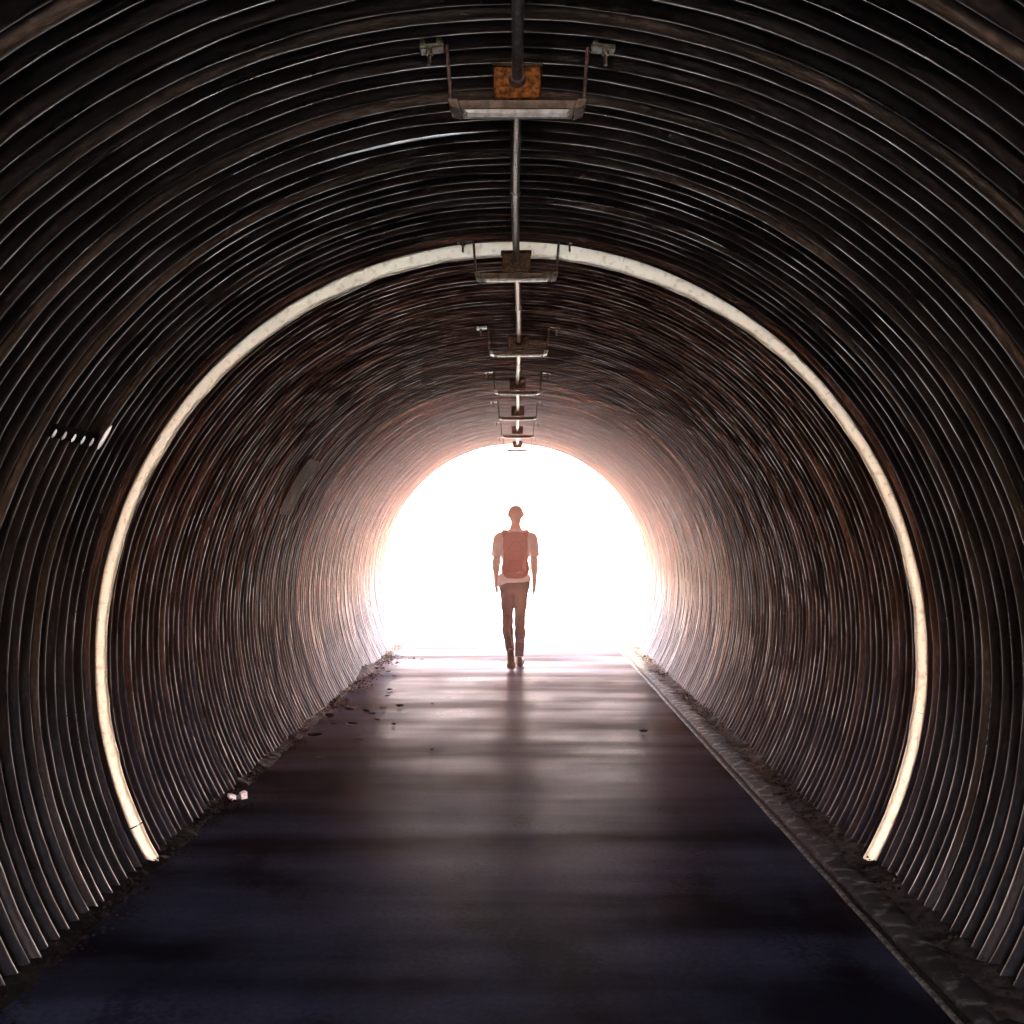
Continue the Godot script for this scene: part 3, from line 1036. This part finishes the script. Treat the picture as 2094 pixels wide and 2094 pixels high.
func small_things() -> void:
	var leaves := []
	for i in 4:
		leaves.append(leaf_mesh(60 + i))
	# x, distance, size
	var spots := [[-1.478, 13.547, 0.05], [-1.541, 13.523, 0.04], [-1.382, 13.231, 0.045], [-1.274, 12.795, 0.035], [-1.41, 13.995, 0.04], [-1.376, 14.079, 0.032], [-1.121, 14.536, 0.045],
		[-1.198, 11.643, 0.042], [-1.172, 11.184, 0.04], [-0.998, 10.48, 0.05], [-1.392, 10.271, 0.07], [-1.245, 10.182, 0.055], [-1.18, 10.028, 0.07], [-1.493, 9.858, 0.07], [-1.1, 9.702, 0.05],
		[-1.409, 9.477, 0.045], [-1.265, 9.465, 0.07], [-0.946, 9.477, 0.03], [-0.725, 10.672, 0.035], [-1.121, 10.34, 0.045], [-1.46, 8.915, 0.085], [-0.575, 8.355, 0.022], [-1.118, 8.747, 0.04], [-1.286, 8.051, 0.035], [-1.54, 10.409, 0.06]]
	for i in spots.size():
		var s: Array = spots[i]
		var o := piece("fallen_leaf", leaves[i % 4], M.leaf, self, Vector3(s[0], 0.004, -s[1]))
		o.rotation.y = rng.randf_range(-0.7, 0.7)
		o.scale = Vector3(1.35, 3.6, 1.7) * s[2]
		var said := "small dark dead leaf on the concrete path near the left wall"
		match i:
			20: said = "big dark dead leaf against the left wall's foot, nearest of the large ones"
			6: said = "dead leaf lying farthest in, where the path turns white near the mouth"
			18: said = "small dead leaf farthest from the left wall in the scattered row"
			21: said = "tiny dead leaf alone nearest the middle of the path"
			23: said = "small dead leaf nearest the viewer, just past the white carton"
		tag(o, said, "leaf", "dead leaves along the left side of the path")
	var r := piece("fallen_leaf", leaves[1], M.leaf, self, Vector3(0.926, 0.004, -9.12))
	r.scale = Vector3(0.065, 0.15, 0.08)
	tag(r, "lone dark dead leaf on the right half of the path, near the kerb", "leaf")
	crumbs()
	# a crushed white carton by the left wall: two white ends and a dark sunken middle
	var c := thing("litter_carton", "small crushed white carton with a dark middle, lying by the left wall", "carton", Vector3(-1.535, 0.004, -6.80))
	c.rotation = Vector3(0.0, 0.55, 0.0)
	var white := mottled(Color(0.55, 0.47, 0.46), Color(0.78, 0.70, 0.69), 0.7, 12.0, 50)
	var st := start()
	hull(st, PackedVector3Array([Vector3(-0.052, 0.0, 0.028), Vector3(-0.018, 0.0, 0.034), Vector3(-0.054, 0.030, 0.022), Vector3(-0.016, 0.026, 0.026), Vector3(-0.050, 0.0, -0.024), Vector3(-0.016, 0.0, -0.026), Vector3(-0.046, 0.032, -0.020), Vector3(-0.014, 0.024, -0.022)]))
	piece("box_end", done(st), white, c)
	st = start()
	hull(st, PackedVector3Array([Vector3(0.016, 0.0, 0.030), Vector3(0.050, 0.0, 0.020), Vector3(0.014, 0.030, 0.020), Vector3(0.052, 0.036, 0.012), Vector3(0.018, 0.0, -0.026), Vector3(0.054, 0.0, -0.030), Vector3(0.020, 0.030, -0.024), Vector3(0.050, 0.038, -0.026)]))
	piece("box_end", done(st), white, c)
	st = start()
	hull(st, PackedVector3Array([Vector3(-0.017, 0.001, 0.026), Vector3(0.015, 0.001, 0.024), Vector3(-0.015, 0.018, 0.020), Vector3(0.015, 0.020, 0.016), Vector3(-0.015, 0.001, -0.022), Vector3(0.017, 0.001, -0.022), Vector3(-0.013, 0.017, -0.018), Vector3(0.019, 0.019, -0.020)]))
	piece("sunken_middle", done(st), plain(Color(0.04, 0.035, 0.04), 0.7), c)

# loose crumbs of soil, grit and leaf along both walls
func crumbs() -> void:
	var st := start()
	hull(st, PackedVector3Array([Vector3(-0.5, 0, -0.3), Vector3(0.4, 0, -0.5), Vector3(0.5, 0.05, 0.3), Vector3(-0.3, 0, 0.5), Vector3(-0.2, 0.45, -0.1), Vector3(0.25, 0.36, 0.12)]))
	var mm := MultiMesh.new()
	mm.transform_format = MultiMesh.TRANSFORM_3D
	mm.mesh = done(st)
	var n := 3600
	mm.instance_count = n
	var patchy := noise(330, 0.8, 3)
	for i in n:
		var z := rng.randf_range(2.6, MOUTH - 0.2)
		var left := i % 3 != 0
		var much := 1.0 + patchy.get_noise_1d(z + (0.0 if left else 60.0)) * 1.2
		var spread := absf(rng.randfn(0.0, 0.5))
		var x := -1.60 + spread * 0.13 * much if left else SLAB_EDGE + 0.13 + rng.randf() * 0.16
		var y := maxf(0.0, 0.022 - spread * 0.03) if left else 0.022 + rng.randf() * 0.02
		var size := rng.randf_range(0.005, 0.016) * maxf(0.4, much) * (2.0 if rng.randf() < 0.04 else 1.0)
		mm.set_instance_transform(i, Transform3D(Basis(Vector3.UP, rng.randf() * TAU).scaled(Vector3.ONE * size), Vector3(x, y, -z)))
	var o := MultiMeshInstance3D.new()
	o.name = "debris"
	o.multimesh = mm
	o.material_override = M.dirt
	o.set_meta("kind", "stuff")
	add_child(o)

# warm haze banks added as lens glow over the walker and the bright mouth
func glow_mist() -> void:
	var m := FogMaterial.new()
	m.albedo = lin(1.0, 0.52, 0.42)
	m.density = 0.06
	for b in [[3.5, 2.6, 2.9, 2.0], [3.3, 2.0, 2.7, 2.0], [3.5, 3.1, 2.8, 2.05], [3.0, 1.5, 2.6, 1.95]]:
		var f := FogVolume.new()
		f.name = numbered("glow_mist")
		f.shape = RenderingServer.FOG_VOLUME_SHAPE_ELLIPSOID
		f.size = Vector3(b[0], b[1], b[2])
		f.position = Vector3(0, b[3], -11.75)
		f.material = m
		f.set_meta("kind", "stuff")
		add_child(f)
